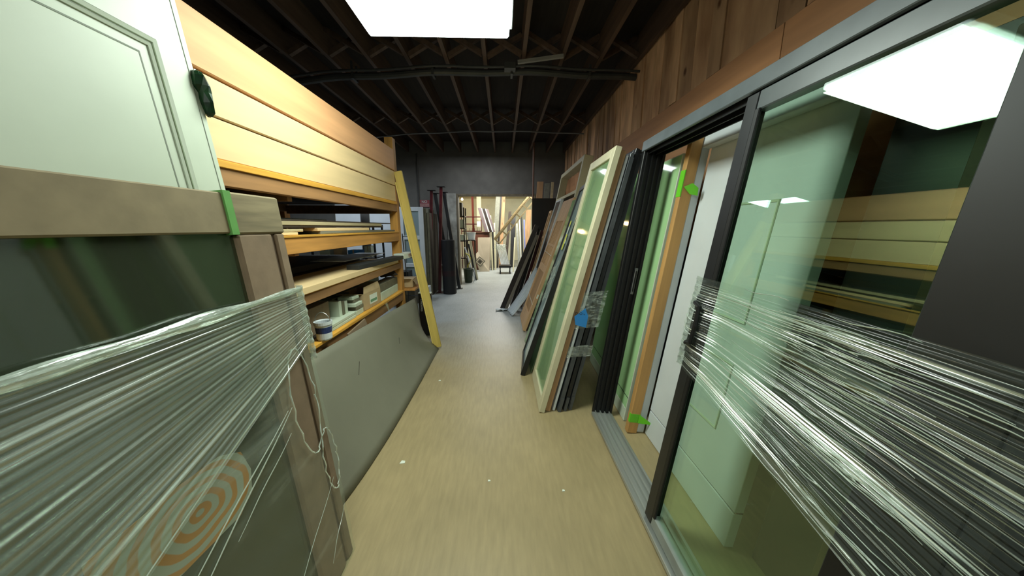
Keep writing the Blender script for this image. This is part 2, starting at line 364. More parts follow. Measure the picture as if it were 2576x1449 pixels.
# ------------------------------------------------------------------ ceiling lamps
def troffer(x0, x1, y0, y1, z, label, glow, hang=3.18):
    t = thing('ceiling_light', label, 'ceiling light', ((x0+x1)/2, (y0+y1)/2, z))
    a, c = (x1-x0)/2, (y1-y0)/2
    bx('housing', white_c, t, -a, a, -c, c, .062, .12, .004)
    bx('diffuser', glow, t, -a+.02, a-.02, -c+.02, c-.02, .0, .061, .012)
    for sx in (-1, 1):
        MB().tube([(sx*a*.7, 0, .1), (sx*a*.7, 0, hang-z)], .004, 6).build('hanging_rod', pipem, t)
troffer(-.80, .06, 1.50, 2.12, 2.55, 'white boxed ceiling light hanging over the near end of the aisle', emis('diffuser_glow', (.86, 1.0, .93), 10))
troffer(-.75, .45, -1.6, -1.0, 2.62, 'white boxed ceiling light added behind the viewer as unseen fill', emis('diffuser_glow_2', (.86, 1.0, .93), 6))

# ------------------------------------------------------------------ lumber rack on the left
RX = -1.20
rack = thing('lumber_rack', 'long orange lumber rack with four shelves along the left of the aisle', 'rack', (-1.7, 1.8, 0))
rack.location = (0, 0, 0)
for px_, py_ in ((RX, 3.64), (RX, .10), (-2.45, 3.64), (-2.45, .10)):
    bx('post', rack_z, rack, px_-.087, px_, py_, py_+.09, 0, 2.41 if px_ == RX else 2.05)
for z0, z1, mt in ((1.625, 1.70, rack_b), (1.30, 1.392, rack_y), (.985, 1.045, rack_b), (.60, .70, rack_b)):
    bx('shelf_beam', mt, rack, RX-.045, RX+.002, .19, 3.645, z0, z1)
    bx('shelf_beam', rack_b, rack, -2.45, -2.40, .19, 3.64, z0, z1)
for yy in (.16, 1.9, 3.60):
    for z0 in (1.60, 1.28, .96, .60):
        bx('cross_bearer', rack_b, rack, -2.40, RX-.05, yy, yy+.04, z0, z0+.09)
for z0, z1, x1 in ((1.70, 1.73, RX+.012), (1.392, 1.405, RX+.01), (1.045, 1.055, RX-.004), (.70, .722, RX+.02)):
    bx('shelf_deck', dwood, rack, -2.44, RX-.06, .19, 3.64, z0, z1)
    bx('shelf_edge', rack_e, rack, RX-.059, x1, .19, 3.635, z0, z1)
# three wide boards along the top of the rack
for lbl, mt, z0, z1, x1, gt in (('wide pale board lying lowest of the three on top of the rack', pine_y, 1.732, 1.897, RX+.004, 3.62),
                            ('wide pale board in the middle of the three on top of the rack', pine_y, 1.903, 2.052, RX+.010, 3.61),
                            ('wide orange-toned board topmost of the three on the rack', pine_o, 2.060, 2.275, RX+.018, 3.60)):
    o = MB().box(x1-.04, x1, .25, gt, z0, z1).build('wide_board', mt, None, .004); tag(o, lbl, 'board')
# stock lying on the third shelf
def board(name, label, mt, x0, x1, y0, y1, z0, z1, yaw=0, group=None, cat='board'):
    o = MB().box(-(x1-x0)/2, (x1-x0)/2, -(y1-y0)/2, (y1-y0)/2, 0, z1-z0).build(name, mt, None, .002, ((x0+x1)/2, (y0+y1)/2, z0), (0, 0, yaw))
    return tag(o, label, cat, group)
palep = wood('pale_ply', '#b7a883', 'y', var=.12, knots=0); greyb = wood('grey_weathered', '#77786a', 'y', var=.12, knots=0)
board('short_board', 'short bright board at near end of the second shelf from top', pine_y, -1.40, -1.215, .9, 1.90, 1.406, 1.422)
board('grey_board', 'grey-green board flat on second shelf from top by the rack post', greyb, -1.45, -1.225, 2.15, 3.60, 1.406, 1.424)
board('short_board', 'bright short board stacked on the grey-green board', pine_y, -1.42, -1.225, 2.12, 2.92, 1.425, 1.447)
board('dark_board', 'dark board beneath the pale strip on second shelf from top', dwood, -1.8, -1.24, 1.0, 3.3, 1.448, 1.462)
board('pale_strip', 'long pale strip of plywood on the second shelf stack', palep, -1.60, -1.235, 1.1, 3.25, 1.463, 1.486)
board('dark_sheet', 'thin dark sheet topmost of the second shelf stack', dwood, -2.1, -1.26, 1.0, 3.58, 1.487, 1.497)
board('foam_strip', 'narrow pale strip lying far back on the second shelf stack', white_c, -2.0, -1.75, 2.15, 3.2, 1.498, 1.525)
board('pointed_offcut', 'thin pale offcut poking out near the wrapped frame', palep, -1.40, -1.22, 1.0, 1.98, 1.424, 1.440, .03)
# fourth level: long yellow plank and dark sheets
board('yellow_plank', 'long pale yellow plank lying along front of the third shelf', pine_y, -1.52, -1.185, .5, 3.58, 1.056, 1.098, .012)
board('black_sheet', 'large black sheet lying deep in the third shelf', dkbrown, -2.38, -1.56, .5, 3.55, 1.056, 1.10)
board('black_sheet', 'second black sheet stacked upon the large black sheet', dkbrown, -2.35, -1.60, .6, 3.5, 1.101, 1.15)
t = thing('flat_carton', 'flat dark carton with white end and red scribble at end of third shelf', 'carton', (-1.20, 3.42, 1.099), (0, 0, -.10))
bx('carton_body', M('carton_black', '#2c2d2c', .6, .1, 6), t, -.04, .07, -.80, .42, .001, .040)
bx('white_end', label_m, t, -.044, .074, .10, .44, .0, .058)
text('FDSI', 'red_scribble', redi, t, .045, (.0750, .27, .029), (math.pi/2, 0, math.pi/2), .0003)
board('thin_grey_sheet', 'thin light grey sheet lying on the white ended carton', white_c, -1.66, -1.36, 2.7, 3.60, 1.160, 1.166, .0)

# cartons on the lowest shelf (deck top z = .722)
ZD = .723
def carton(label, mt, x0, x1, y0, y1, z0, z1, group=None, cat='carton', lid=None, seam=True, name='carton'):
    t = thing(name, label, cat, ((x0+x1)/2, (y0+y1)/2, z0), (0, 0, random.uniform(-.03, .03)), group)
    a, c, h = (x1-x0)/2, (y1-y0)/2, z1-z0
    bx('carton_body', mt, t, -a, a, -c, c, 0, h, .003)
    if seam: bx('tape_strip', lid or card2, t, -a*.12, a*.12, -c-.001, c+.001, h*.55, h+.0012, 0)
    return t
t = thing('paint_bucket', 'small white bucket with blue label on the lowest rack shelf', 'bucket', (-1.185, 1.985, ZD))
MB().lathe([(.040, 0), (.050, .105), (.054, .105), (.054, .125), (.050, .125), (.046, .118), (.046, .01), (.001, .01)], 24).build('bucket_body', white_c, t)
MB().lathe([(.0435, .02), (.0495, .09), (.0492, .09), (.043, .02)], 24).build('bucket_label', M('navy_label', '#2b3f78', .5, .2, 30), t)
MB().tube([(-.05*math.cos(a), -.004, .115+.07*math.sin(a)) for a in [math.pi*i/10 for i in range(11)]], .002, 5).build('bucket_handle', alu, t)
carton('brown carton standing behind the small white bucket', card, -1.62, -1.30, 2.0, 2.28, ZD, ZD+.19)
for i, yy in enumerate((2.34, 2.385, 2.43)):
    tag(MB().box(0, .26, 0, .038, 0, .17-.01*i).build('flat_pack', (whitec, card3, whitec)[i], None, .003, (-1.52, yy, ZD)), ('upright flat pack nearest the bucket side', 'grey upright flat pack between two pale ones', 'upright pale flat pack farthest along from the bucket')[i], 'carton')
carton('big grey carton deep on the lowest shelf behind flat packs', darkc, -2.1, -1.70, 1.96, 2.42, ZD, ZD+.22)
carton('grey-white carton behind the long white boxes', card3, -1.66, -1.40, 2.50, 2.80, ZD, ZD+.15)
for i in range(2):
    carton(('long slim white box at bottom of the pair on shelf edge', 'long slim white box on top of the pair on shelf edge')[i], whitec, -1.33, -1.215, 2.08, 2.50, ZD+i*.026, ZD+i*.026+.024, seam=False, lid=whitec)
zz = ZD
for i, (h, yo) in enumerate(((.045, 0), (.032, .01), (.03, -.01), (.028, .015), (.026, 0))):
    carton(('lowest small white box in the pile of five', 'second small white box up in the pile', 'middle small white box in the pile of five', 'fourth small white box up in the pile', 'topmost small white box in the pile of five')[i], whitec if i % 2 == 0 else card3, -1.37+.01*(i % 2), -1.225-.02*(i > 2), 2.53+yo, 2.66+yo+(.0 if i < 3 else -.02), zz, zz+h-.001, lid=card3 if i % 2 else whitec); zz += h
# open cardboard box with flaps and white label
t = thing('open_box', 'open tan cardboard box with raised flaps and white label', 'box', (-1.32, 2.86, ZD), (0, 0, -.04))
for a in ((-.13, .10, -.17, -.166), (-.13, .10, .166, .17), (-.13, -.126, -.166, .166), (.096, .10, -.166, .166)):
    bx('box_side', card2, t, a[0], a[1], a[2], a[3], .002, .15, 0)
bx('box_bottom', card2, t, -.126, .096, -.166, .166, 0, .002, 0)
MB().prism([(.098, -.166, .15), (.098, .166, .15), (.085, .155, .215), (.085, -.13, .205)], (.003, 0, 0)).build('flap', card2, t)
MB().prism([(-.12, -.17, .15), (.09, -.17, .15), (.07, -.27, .165), (-.10, -.26, .16)], (0, 0, .003)).build('flap', card2, t)
MB().prism([(-.12, .17, .15), (.09, .17, .15), (.06, .22, .20), (-.10, .22, .20)], (0, .003, 0)).build('flap', card2, t)
bx('box_label', label_m, t, .1002, .1012, -.06, .09, .035, .12, 0)
bx('label_print', M('green_print', '#6f9a78', .7, .1, 30), t, .1013, .1016, -.05, .08, .05, .075, 0)
carton('grey carton with pale end deep behind the open box', card3, -1.98, -1.69, 2.46, 2.86, ZD, ZD+.20)
carton('second grey carton stacked near the back, pale end', card3, -1.90, -1.50, 2.90, 3.09, ZD, ZD+.225)
carton('long white carton lying before a grey one near rack post', whitec, -1.33, -1.225, 3.06, 3.58, ZD, ZD+.085, lid=whitec)
carton('long grey carton stacked on the long white carton', card3, -1.35, -1.232, 3.06, 3.60, ZD+.086, ZD+.165)
carton('grey carton under the torn pale sheets by the post', whitec, -1.75, -1.42, 3.13, 3.52, ZD, ZD+.19)
for i in range(3):
    a = (.3, -.5, .9)[i]
    o = MB().prism([(-.10, -.07, 0), (.09, -.09, .02), (.11, .06, .05), (-.02, .10, .09), (-.10, .05, .03)], (0, 0, .004)).build('torn_cardboard', (whitec, card3, dwood)[i], None, 0, (-1.52+.10*i, 3.30+.09*i, ZD+.195+.004*i), (.1*i, .05, a))
    tag(o, ('torn pale cardboard scrap on carton by the rack post', 'torn grey cardboard scrap leaning over the pale scrap', 'torn dark scrap standing highest by the rack post')[i], 'cardboard')
t = thing('small_tan_box', 'small tan box with open flap hanging past the rack post', 'box', (-1.19, 3.86, ZD-.029), (0, 0, .05))
bx('carton_body', card2, t, -.16, .07, -.08, .16, .03, .13, .003)
MB().prism([(.072, -.06, .12), (.072, .14, .12), (.10, .13, .06), (.10, -.05, .06)], (.003, 0, 0)).build('flap', card2, t)
MB().prism([(-.15, -.08, .13), (.06, -.08, .13), (.05, -.14, .145), (-.12, -.14, .145)], (0, 0, .003)).build('flap', card2, t)
o = MB().box(-.20, .12, -.16, .22, 0, .025).build('shelf_stub', rack_y, rack, .003, (-1.19, 3.86, ZD-.026))
o = MB().prism([(0, 0, 0), (0, .30, .03), (0, .34, -.05), (0, .20, -.09), (0, .02, -.08)], (.012, 0, 0)).build('hanging_cardboard', card, None, .003, (-1.165, 2.22, .675))
tag(o, 'torn brown cardboard strip tucked under the lowest shelf edge', 'cardboard')
o = MB().prism([(0, 0, 0), (0, .05, .0), (.01, .08, -.10), (.01, .055, -.14), (.01, .03, -.06)], (.004, 0, 0)).build('plastic_scrap', film_s, None, 0, (-1.16, 2.98, .715))
tag(o, 'clear plastic scrap dangling below the open tan box', 'plastic')

# curved grey sheet at the foot of the rack
def sheet(u, v):
    y = 1.22+u*(3.57-1.22) + v*.38*(u**4)
    xb = -.90+.11*(1-math.exp(-2.2*u*2.38))
    xt = -1.155+.01*u; zt = .70-.15*u**1.5
    x = xb+(xt-xb)*v - (.03+.09*u**6)*math.sin(math.pi*v)**1*(1-v)*1.3
    return (x, y, .006+zt*v)
o = MB().grid(sheet, 48, 14).build('grey_sheet', greyply, solid=.007); tag(o, 'large bowed grey board leaning against the foot of the rack', 'board')
for (u, v, du, dv) in ((.36, .62, .035, .10), (.68, .55, .02, .07)):
    p = Vector(sheet(u, v)); q = Vector(sheet(u+du, v+dv)); off = Vector((.0045, 0, .003))
    MB().beam(p+off, q+off, .004, .0012).build('scuff', darkc, o)
t = thing('black_carton', 'black carton with white lettering standing behind the bowed grey board', 'carton', (-1.135, 4.06, 0), (0, 0, 0))
bx('carton_body', M('carton_ink_black', '#0d0e0f', .5, .1, 6), t, 0, .17, 0, .05, 0, .585)
bx('white_top', label_m, t, .0, .17, -.001, .051, .586, .60, 0)
text('Trecento', 'lettering', whitei, t, .046, (.040, -.0015, .43), (math.pi/2, math.pi/2, 0))
text('Tr', 'lettering', whitei, t, .05, (.12, -.0015, .14), (math.pi/2, math.pi/2, 0))
# yellow plank leaning on the post
t = lean('yellow_lumber', 'tall yellow plank leaning against the end post of the rack', 'plank', -.85, 3.60, -1.190, 2.02, .03)
MB().box(0, .085, 0, .035, 0, 2.07).build('plank_body', plankw, t, .004)
bx('plank_edge', wood('yellow_edge', '#e9cf74', 'z', var=.08, knots=0), t, -.014, 0, .0, .035, .0, 1.96)

# ------------------------------------------------------------------ white panelled door, left
t = lean('white_panel_door', 'white panelled door leaning at the left behind the cardboard wrapped window', 'door', -.80, .16, -1.01, 2.10, .045)
LW, HW = .985, 2.17
bx('door_slab', white_p, t, -.045, 0, 0, LW, 0, HW, .003)
def ring(y0, y1, z0, z1, w, x0, x1):
    m = MB()
    o = [(y0, z0), (y1, z0), (y1, z1), (y0, z1)]; i = [(y0+w, z0+w), (y1-w, z0+w), (y1-w, z1-w), (y0+w, z1-w)]
    vs = [(x0, *p) for p in o]+[(x0, *p) for p in i]+[(x1, p[0]+(.3*w if k in (0, 3) else -.3*w), p[1]+(.3*w if k < 2 else -.3*w)) for k, p in enumerate(o)]+[(x1*.6, *p) for p in i]
    fs = []
    for k in range(4):
        n = (k+1) % 4; fs += [(k, n, 8+n, 8+k), (8+k, 8+n, 12+n, 12+k), (12+k, 12+n, 4+n, 4+k)]
    return m.add(vs, fs)
groove = M('door_shade_line', '#8c9484', .6, .08, 6)  # darker paint tone, moulding shadow drawn as thin lines
for z0, z1 in ((.20, .86), (1.02, 1.985)):
    ring(.12, LW-.105, z0, z1, .014, 0, .007).build('moulding', white_p, t)
    ring(.140, LW-.125, z0+.02, z1-.02, .010, 0, .006).build('moulding', white_p, t)
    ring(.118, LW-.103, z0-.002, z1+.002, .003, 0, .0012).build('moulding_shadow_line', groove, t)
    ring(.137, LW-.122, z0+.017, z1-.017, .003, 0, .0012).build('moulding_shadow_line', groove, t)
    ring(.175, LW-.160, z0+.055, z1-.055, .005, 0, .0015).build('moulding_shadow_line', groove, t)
    MB().box(0, .004, .182, LW-.167, z0+.062, z1-.062).build('raised_field', white_p, t, .003)
bx('edge_line', groove, t, 0, .0012, LW-.022, LW-.020, 0, HW, 0)
m = MB(); random.seed(3)
pr = [(.006, -.07), (.018, -.06), (.024, -.03), (.020, 0), (.026, .02), (.022, .05), (.012, .062), (.003, .068)]
m.lathe([(r*1.0, z) for r, z in pr], 9)
m.v = [(x*1.0+random.uniform(-.004, .004), y_*.8+random.uniform(-.004, .004), z) for x, y_, z in m.v]
m.build('tape_wad', M('black_green_tape', '#0f1c14', .35, .5, 40, hex2='#12401c'), t, 0, (.006, LW+.002, 1.885), (.08, 0, 0))

# ------------------------------------------------------------------ cardboard wrapped window with stretch film, left foreground
t = lean('wrapped_window', 'large glass window edged in brown cardboard and stretch film, left foreground', 'window', -.695, .10, -.8202, 1.545, .045)
LP, HP = 1.085, 1.552
bx('glass_pane', gl_dark, t, -.022, -.014, .02, LP-.02, .02, HP-.02, 0)
bx('backing_board', M('backing_green', '#2c3328', .6, .1, 4), t, -.044, -.040, .02, LP-.02, .02, HP-.02, 0)
# cardboard edging: rail and stiles with a folded outer lip and groove
bx('cardboard_rail', cardo, t, -.045, .0, 0, LP-.21, HP-.118, HP, .004)
bx('cardboard_corner', M('pale_cardboard', '#9a8c6c', .85, .25, 30, (1, .1, 1)), t, -.047, .004, LP-.212, LP+.003, HP-.122, HP+.004, .006)
for y0, y1 in ((LP-.205, LP-.062), (LP-.045, LP)):
    bx('cardboard_stile', card, t, -.045, .002, y0, y1, .0, HP-.122, .006)
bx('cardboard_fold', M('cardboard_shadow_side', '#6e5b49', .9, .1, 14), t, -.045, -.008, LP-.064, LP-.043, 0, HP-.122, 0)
bx('cardboard_stile', card, t, -.045, .002, 0, .10, 0, HP-.12, .006)
bx('cardboard_rail', card, t, -.045, .0, .10, LP-.21, 0, .11, .004)
bx('green_tape', greentape2, t, -.046, .006, LP-.225, LP-.200, HP-.123, HP+.006, .0)
# fan of gathered film: from the upper corner down to the left
Z = lambda z: z*HP/1.545
def fan(u, v):
    ya, za = LP+.012-.012*v*v, 1.215-.21*v
    yb, zb = -.02, 1.215-.06*v-.62*v**1.3
    y_ = ya+(yb-ya)*u; z_ = za+(zb-za)*u
    r = .0018*math.sin(v*170+.5*math.sin(u*3+v*31))*(0.4+.6*u)
    return (.014+r-.006*(u if u > .9 else 0), y_, Z(z_))
MB().grid(fan, 40, 220).build('stretch_film', film_l, t)
def roll(u, v):   # rolled upper hem
    a = 2*math.pi*v; r = .006+.009*math.sin(math.pi*min(1, u*1.2))+.004*math.sin(u*23)
    y_ = LP+.015-u*(LP+.04); return (.012+r*.6*math.cos(a), y_, Z(1.213)-.016*u+r*math.sin(a))
MB().grid(roll, 40, 10).build('film_hem', film('film_hem_mat', .22, .7, 8, 14, (.42, .6), gl=.25), t)
def corner(u, v):  # film round the outer edge of the stile
    a = (u-.5)*math.pi; z_ = 1.225-.30*v
    return (-.02+.036*math.cos(a)+.002*math.sin(v*60), LP+.0+.016*math.sin(a)+.012, Z(z_))
MB().grid(corner, 10, 40).build('film_edge', film('film_edge_mat', .3, .8, 12, 4, (.45, .6), gl=.25), t)
def hole(u, v):
    y_, z_ = u*LP, v*1.10
    e = lambda cy, cz, a, c, k: ((y_-cy-k*(z_-cz))/a)**2+((z_-cz)/c)**2 < 1
    return e(LP-.100, .80, .062, .215, -.02) or e(LP-.030, .50, .042, .14, .0) or (y_ > LP-.16 and z_ > 1.0+.02*math.sin(y_*60))
def low(u, v): return (.008+.0015*math.sin(v*40+u*9), u*(LP+.006), v*1.10)
MB().grid(low, 110, 110, hole).build('stretch_film', film_h, t)
# torn rims of the two holes, their glint drawn as pale tubes
rim = film('film_rim_mat', .45, .9, 3, 30, (.4, .6), gl=.2)
for cy, cz, a, c, k in ((LP-.100, .80, .062, .215, -.02), (LP-.030, .50, .042, .14, 0)):
    pts = [(.012+.003*math.sin(j*1.7), cy+a*math.cos(j*math.pi/20)+k*c*math.sin(j*math.pi/20)+.003*math.sin(j*2.3), cz+c*math.sin(j*math.pi/20)) for j in range(41)]
    m = MB().tube(pts, [.0012+.0018*abs(math.sin(j*1.3)) for j in range(41)], 5); m.build('film_rim', rim, t)
for (a, b_, r) in (((LP-.03, 1.0), (.35, .70), .0025), ((LP-.17, .82), (.48, .56), .0022), ((LP-.19, .82), (.46, .60), .0022), ((LP-.20, .74), (.62, .60), .0016), ((LP-.04, .42), (.72, .20), .0014), ((LP-.01, .26), (.93, .12), .0014)):
    pts = [(.013+.002*math.sin(i), a[0]+(b_[0]-a[0])*i/8, Z(a[1]+(b_[1]-a[1])*i/8)) for i in range(9)]
    MB().tube(pts, [r*(.3+.7*math.sin(math.pi*(i+.5)/9)) for i in range(9)], 5).build('film_strand', rim, t)
# sticker with orange swirls under the film
sw = bpy.data.materials.new('swirl_sticker'); sw.use_nodes = True; n_ = sw.node_tree; b = n_.nodes['Principled BSDF']
tc = n_.nodes.new('ShaderNodeTexCoord'); mp = n_.nodes.new('ShaderNodeMapping'); mp.inputs['Scale'].default_value = (.001, 10.5, 15)
wv = n_.nodes.new('ShaderNodeTexWave'); wv.wave_type = 'RINGS'; wv.rings_direction = 'SPHERICAL'; wv.inputs['Scale'].default_value = .75; wv.inputs['Distortion'].default_value = 3.0
rp = n_.nodes.new('ShaderNodeValToRGB'); rp.color_ramp.elements[0].position = .45; rp.color_ramp.elements[1].position = .65
rp.color_ramp.elements[0].color = (*lin('#a9b0a0'), 1); rp.color_ramp.elements[1].color = (*lin('#bf8232'), 1)
n_.links.new(tc.outputs['Object'], mp.inputs[0]); n_.links.new(mp.outputs[0], wv.inputs[0]); n_.links.new(wv.outputs['Color'], rp.inputs[0]); n_.links.new(rp.outputs[0], b.inputs['Base Color'])
b.inputs['Roughness'].default_value = .5
import itertools
pts = [(-.20, -.10), (.10, -.10), (.15, -.06), (.16, .0), (.14, .07), (.08, .10), (-.02, .10), (-.20, .085)]
MB().prism([(0, p[0], p[1]) for p in pts], (.002, 0, 0)).build('sticker', sw, t, 0, (-.012, .575, .745), (-.06, 0, 0))

# ------------------------------------------------------------------ sliding patio door, right foreground
t = lean('sliding_patio_door', 'black framed sliding glass door leaning along the right side', 'sliding door', .69, .40, .95, 2.0, .15)
LD, HD = 1.805, 2.005
bx('jamb', black_v, t, 0, .15, LD-.035, LD, 0, HD, .004)
for k in range(4): bx('jamb_rib', black_v, t, .02+.035*k, .026+.035*k, LD-.047, LD-.035, .03, HD-.06, 0)
bx('jamb', black_m, t, 0, .15, 0, .035, 0, HD, .004)
bx('head', grey_m, t, 0, .15, .035, LD-.035, HD-.045, HD, .004)
bx('head_lip', M('head_reflection_grey', '#676f74', .35, .1, 8), t, -.006, .012, 0, LD, HD-.06, HD+.006, .003)  # lip's grey paints in the light reflected along the head
for k in range(3): bx('head_track', black_v, t, .03+.045*k, .036+.045*k, .035, LD-.035, HD-.075, HD-.045, 0)
bx('sill', alu, t, -.012, .15, .035, LD-.035, 0, .022, .003)
for k in range(4): bx('sill_track', alu, t, .012+.036*k, .018+.036*k, .035, LD-.035, .022, .036+.004*(k % 2), .001)
tp = bx('latch_recess', M('latch_grey', '#7b7f80', .4, .1, 8, metallic=.5), t, .095, .115, LD-.052, LD-.0475, .98, 1.17, .008)
bx('latch_slot', black_v, tp, .100, .110, LD-.054, LD-.052, 1.00, 1.15, .004)
# the sliding sash
Y0, Y1 = .036, .888
sash = bx('sash_stile', black_m, t, .004, .045, Y1-.062, Y1, .03, HD-.065, .004)
bx('glazing_bead', black_v, sash, -.0, .012, Y1-.085, Y1-.062, .08, HD-.13, .003)
bx('sash_stile', black_v, t, .004, .045, Y0, Y0+.16, .03, HD-.065, .004)
bx('sash_rail', M('light_grey_rail', '#5d6568', .35, .1, 8), t, .004, .045, Y0+.16, Y1-.062, HD-.135, HD-.065, .004)
bx('sash_rail', M('sash_rail_grey', '#8f9692', .35, .1, 8), t, .004, .045, Y0+.16, Y1-.062, .03, .085, .004)
bx('glass_pane', gl_door, t, .018, .0225, Y0+.08, Y1-.058, .08, HD-.13, 0)
bx('glass_pane', gl_door, t, .034, .0375, Y0+.08, Y1-.058, .08, HD-.13, 0)
# handle under film
h = bx('handle_plate', black_v, t, -.010, .004, Y1-.05, Y1-.012, .90, 1.16, .004)
MB().tube([(-.008, Y1-.03, 1.13), (-.045, Y1-.065, 1.13), (-.05, Y1-.10, 1.12), (-.05, Y1-.105, 1.04), (-.05, Y1-.10, .965), (-.045, Y1-.065, .955), (-.008, Y1-.03, .955)], .009, 8).build('handle_grip', black_v, h)
def filmR(u, v):
    ya, za = Y1+.006, 1.235-.40*v
    yb, zb = -.035, 1.225-.012*u-.57*v
    y_ = ya+(yb-ya)*u; z_ = za+(zb-za)*u
    bulge = .042*math.exp(-((y_-(Y1-.07))/.07)**2)*math.exp(-((z_-1.04)/.16)**2)
    r = .0032*math.sin(v*260+.6*math.sin(u*3+v*37))*min(1, u*2+.2)+.002*math.sin(v*83+u*3)
    return (-.010+r-bulge, y_, z_)
MB().grid(filmR, 46, 260).build('stretch_film', film_r, t)
def filmE(u, v): return (-.016+.075*u, Y1+.007+.003*math.sin(v*70), 1.235-.40*v-.02*u)
MB().grid(filmE, 6, 60).build('film_edge', film('film_edge_mat_r', .25, .7, 26, 2, (.45, .62), gl=.25), t)
for i in range(70):  # gathered strands, made pale as the film's glint streaks
    v0 = random.random(); u0 = random.uniform(.25, .7); u1 = min(1, u0+random.uniform(.15, .45))
    pts = [Vector(filmR(u0+(u1-u0)*k/6, v0+.01*math.sin(k)))+Vector((-.004, 0, 0)) for k in range(7)]
    MB().tube(pts, [.0004+.0011*math.sin(math.pi*(k+.3)/7) for k in range(7)], 4).build('film_strand', rim, t)

# things standing behind the sliding door
t = lean('wood_stud', 'upright wooden stud seen through the sliding door opening', 'stud', .877, 1.955, 1.132, 1.96, .07)
bx('stud_body', studo, t, 0, .07, 0, .045, 0, 2.02, .003)
t2 = bx('green_tape', greentape, t, -.0015, .004, -.0015, .047, 1.64, 1.80, 0)
MB().prism([(.01, -.003, 1.70), (.05, -.02, 1.725), (.085, -.03, 1.70), (.09, -.03, 1.655), (.05, -.015, 1.66)], (0, -.002, .0)).build('tape_flap', greentape, t)
bx('green_tape', greentape, t, -.0015, .07, -.0015, .02, .085, .15, 0)
MB().prism([(.06, -.003, .15), (.15, -.05, .11), (.06, -.003, .085)], (0, -.002, 0)).build('tape_flap', greentape, t)
t = lean('white_door_frame', 'white door frame post standing next to the wooden stud', 'door frame', .952, 1.965, 1.207, 1.96, .05)
bx('frame_post', white_c, t, 0, .05, 0, .09, 0, 2.02, .003)
bx('frame_head', white_c, t, .0, .05, -.80, 0, 1.93, 2.02, .003)
t = lean('white_door_slab', 'tall white panelled door with low groove behind the sliding door', 'door', 1.006, 1.145, 1.266, 2.0, .045)
bx('slab_lower', white_c, t, 0, .045, 0, .81, 0, .178, .002)
bx('slab_upper', white_c, t, 0, .045, 0, .81, .186, 1.95, .002)
bx('slab_core', inkm, t, .008, .045, .002, .808, .170, .19, 0)
for z0, z1 in ((.45, .80), (1.0, 1.58)):
    ring_later.append((t, .0, .22, z0, z1))
t = lean('dark_brown_door', 'dark brown door seen through the near end of the sliding glass', 'door', 1.03, .50, 1.28, 2.0, .045)
bx('slab_body', M('chocolate_door', '#4a3a26', .6, .15, 4), t, 0, .045, 0, .34, 0, 1.95, .003)
t = lean('black_board', 'black board right behind the dark brown door', 'board', 1.10, .80, 1.35, 2.0, .03)
bx('board_body', black_m, t, 0, .03, 0, .30, 0, 2.0, .003)
t = lean('green_glass_door', 'white door with green glass leaning behind the far jamb', 'door', .905, 2.10, 1.17, 2.0, .04, -.04)
framed(t, 1, 1.10, 1.93, .04, .008, white_p, gl_lime, bot=.10, inset=.05)
bx('groove_line', inkm, t, -.001, 0, 0, 1.10, .185, .189, 0)
bx('glass_backing', M('pale_green_backing', '#9db89a', .6, .06, 3), t, .034, .039, .05, 1.05, .1, 1.9, 0)

for (t, x0_, m_, z0, z1) in ring_later:
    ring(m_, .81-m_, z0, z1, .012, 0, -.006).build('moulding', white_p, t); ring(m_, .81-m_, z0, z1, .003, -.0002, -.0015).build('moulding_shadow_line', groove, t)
# ------------------------------------------------------------------ leaning stack in the middle right (near edge y = 2.22)
t = lean('white_framed_glass_door', 'tall cream framed glass door leaning at front of the taped stack', 'glass door', .276, 2.22, .768, 1.988, .045)
framed(t, 1, .63, 2.045, .045, .07, cream, gl_green, bot=.10)
bx('inner_bead', whitec, t, .002, .006, .07, .078, .10, 1.98, 0)
t = lean('fir_panel', 'brown fir panel edge standing directly behind the cream framed door', 'panel', .328, 2.24, .820, 2.0, .045)
bx('panel_body', woodz, t, 0, .040, 0, .42, 0, 2.02, .003)
t = lean('pale_grey_panel', 'thin pale grey panel between the fir panel and dark frames', 'panel', .387, 2.25, .866, 2.0, .02)
bx('panel_body', white_c, t, 0, .020, 0, .42, 0, 1.99, .003)
for i, (xb, xt, mt, lb, hh) in enumerate(((.424, .891, grey_m, 'dark grey metal window frame, first behind the pale panel', 2.0), (.470, .923, black_m, 'black metal window frame in middle of the taped stack', 2.03), (.515, .955, grey_m, 'dark grey metal window frame, last in the taped stack', 2.02))):
    t = lean('metal_window_frame', lb, 'window frame', xb, 2.24+.012*i, xt, 2.0, .03)
    framed(t, 1, .42, hh, .028, .05, mt, gl_green)
    bx('frame_flange', mt, t, .0, .028, -.006, 0, .02, hh-.03, 0)
    bx('corner_cap', grey_m, t, .004, .028, -.012, -.006, .0, .12, 0)
# plastic tape bands round that stack with the blue note
t = thing('clear_tape_band', 'clear packing tape band holding a blue note on the stack', 'tape', (.40, 2.228, 0))
def bandf(z0, z1):
    def f(u, v):
        z_ = z0+(z1-z0)*v; xl = .37+.236*z_; xr = .565+.21*z_
        a = u*2-.5
        if u < .25: return (xl-.002-.40, .18*(1-u/.25)*0+.012*(1-u/.25)-.012, z_)
        return (xl+(xr-xl)*(u-.25)/.75-.40, -.014-.003*math.sin(v*30+u*9), z_+.02*(u-.25))
    return f
MB().grid(bandf(.70, .98), 16, 20).build('tape_wrap', film_s, t)
MB().grid(bandf(.47, .56), 16, 10).build('tape_wrap', film_s, t)
nt_ = MB().prism([(.135, -.020, .735), (.215, -.020, .712), (.228, -.021, .80), (.205, -.022, .862), (.125, -.020, .80)], (0, -.0015, 0)).build('blue_note', bluep, t)
text('D-O-D', 'note_writing', inkm, nt_, .028, (.172, -.0225, .822), (math.pi/2, .05, 0), .0003)

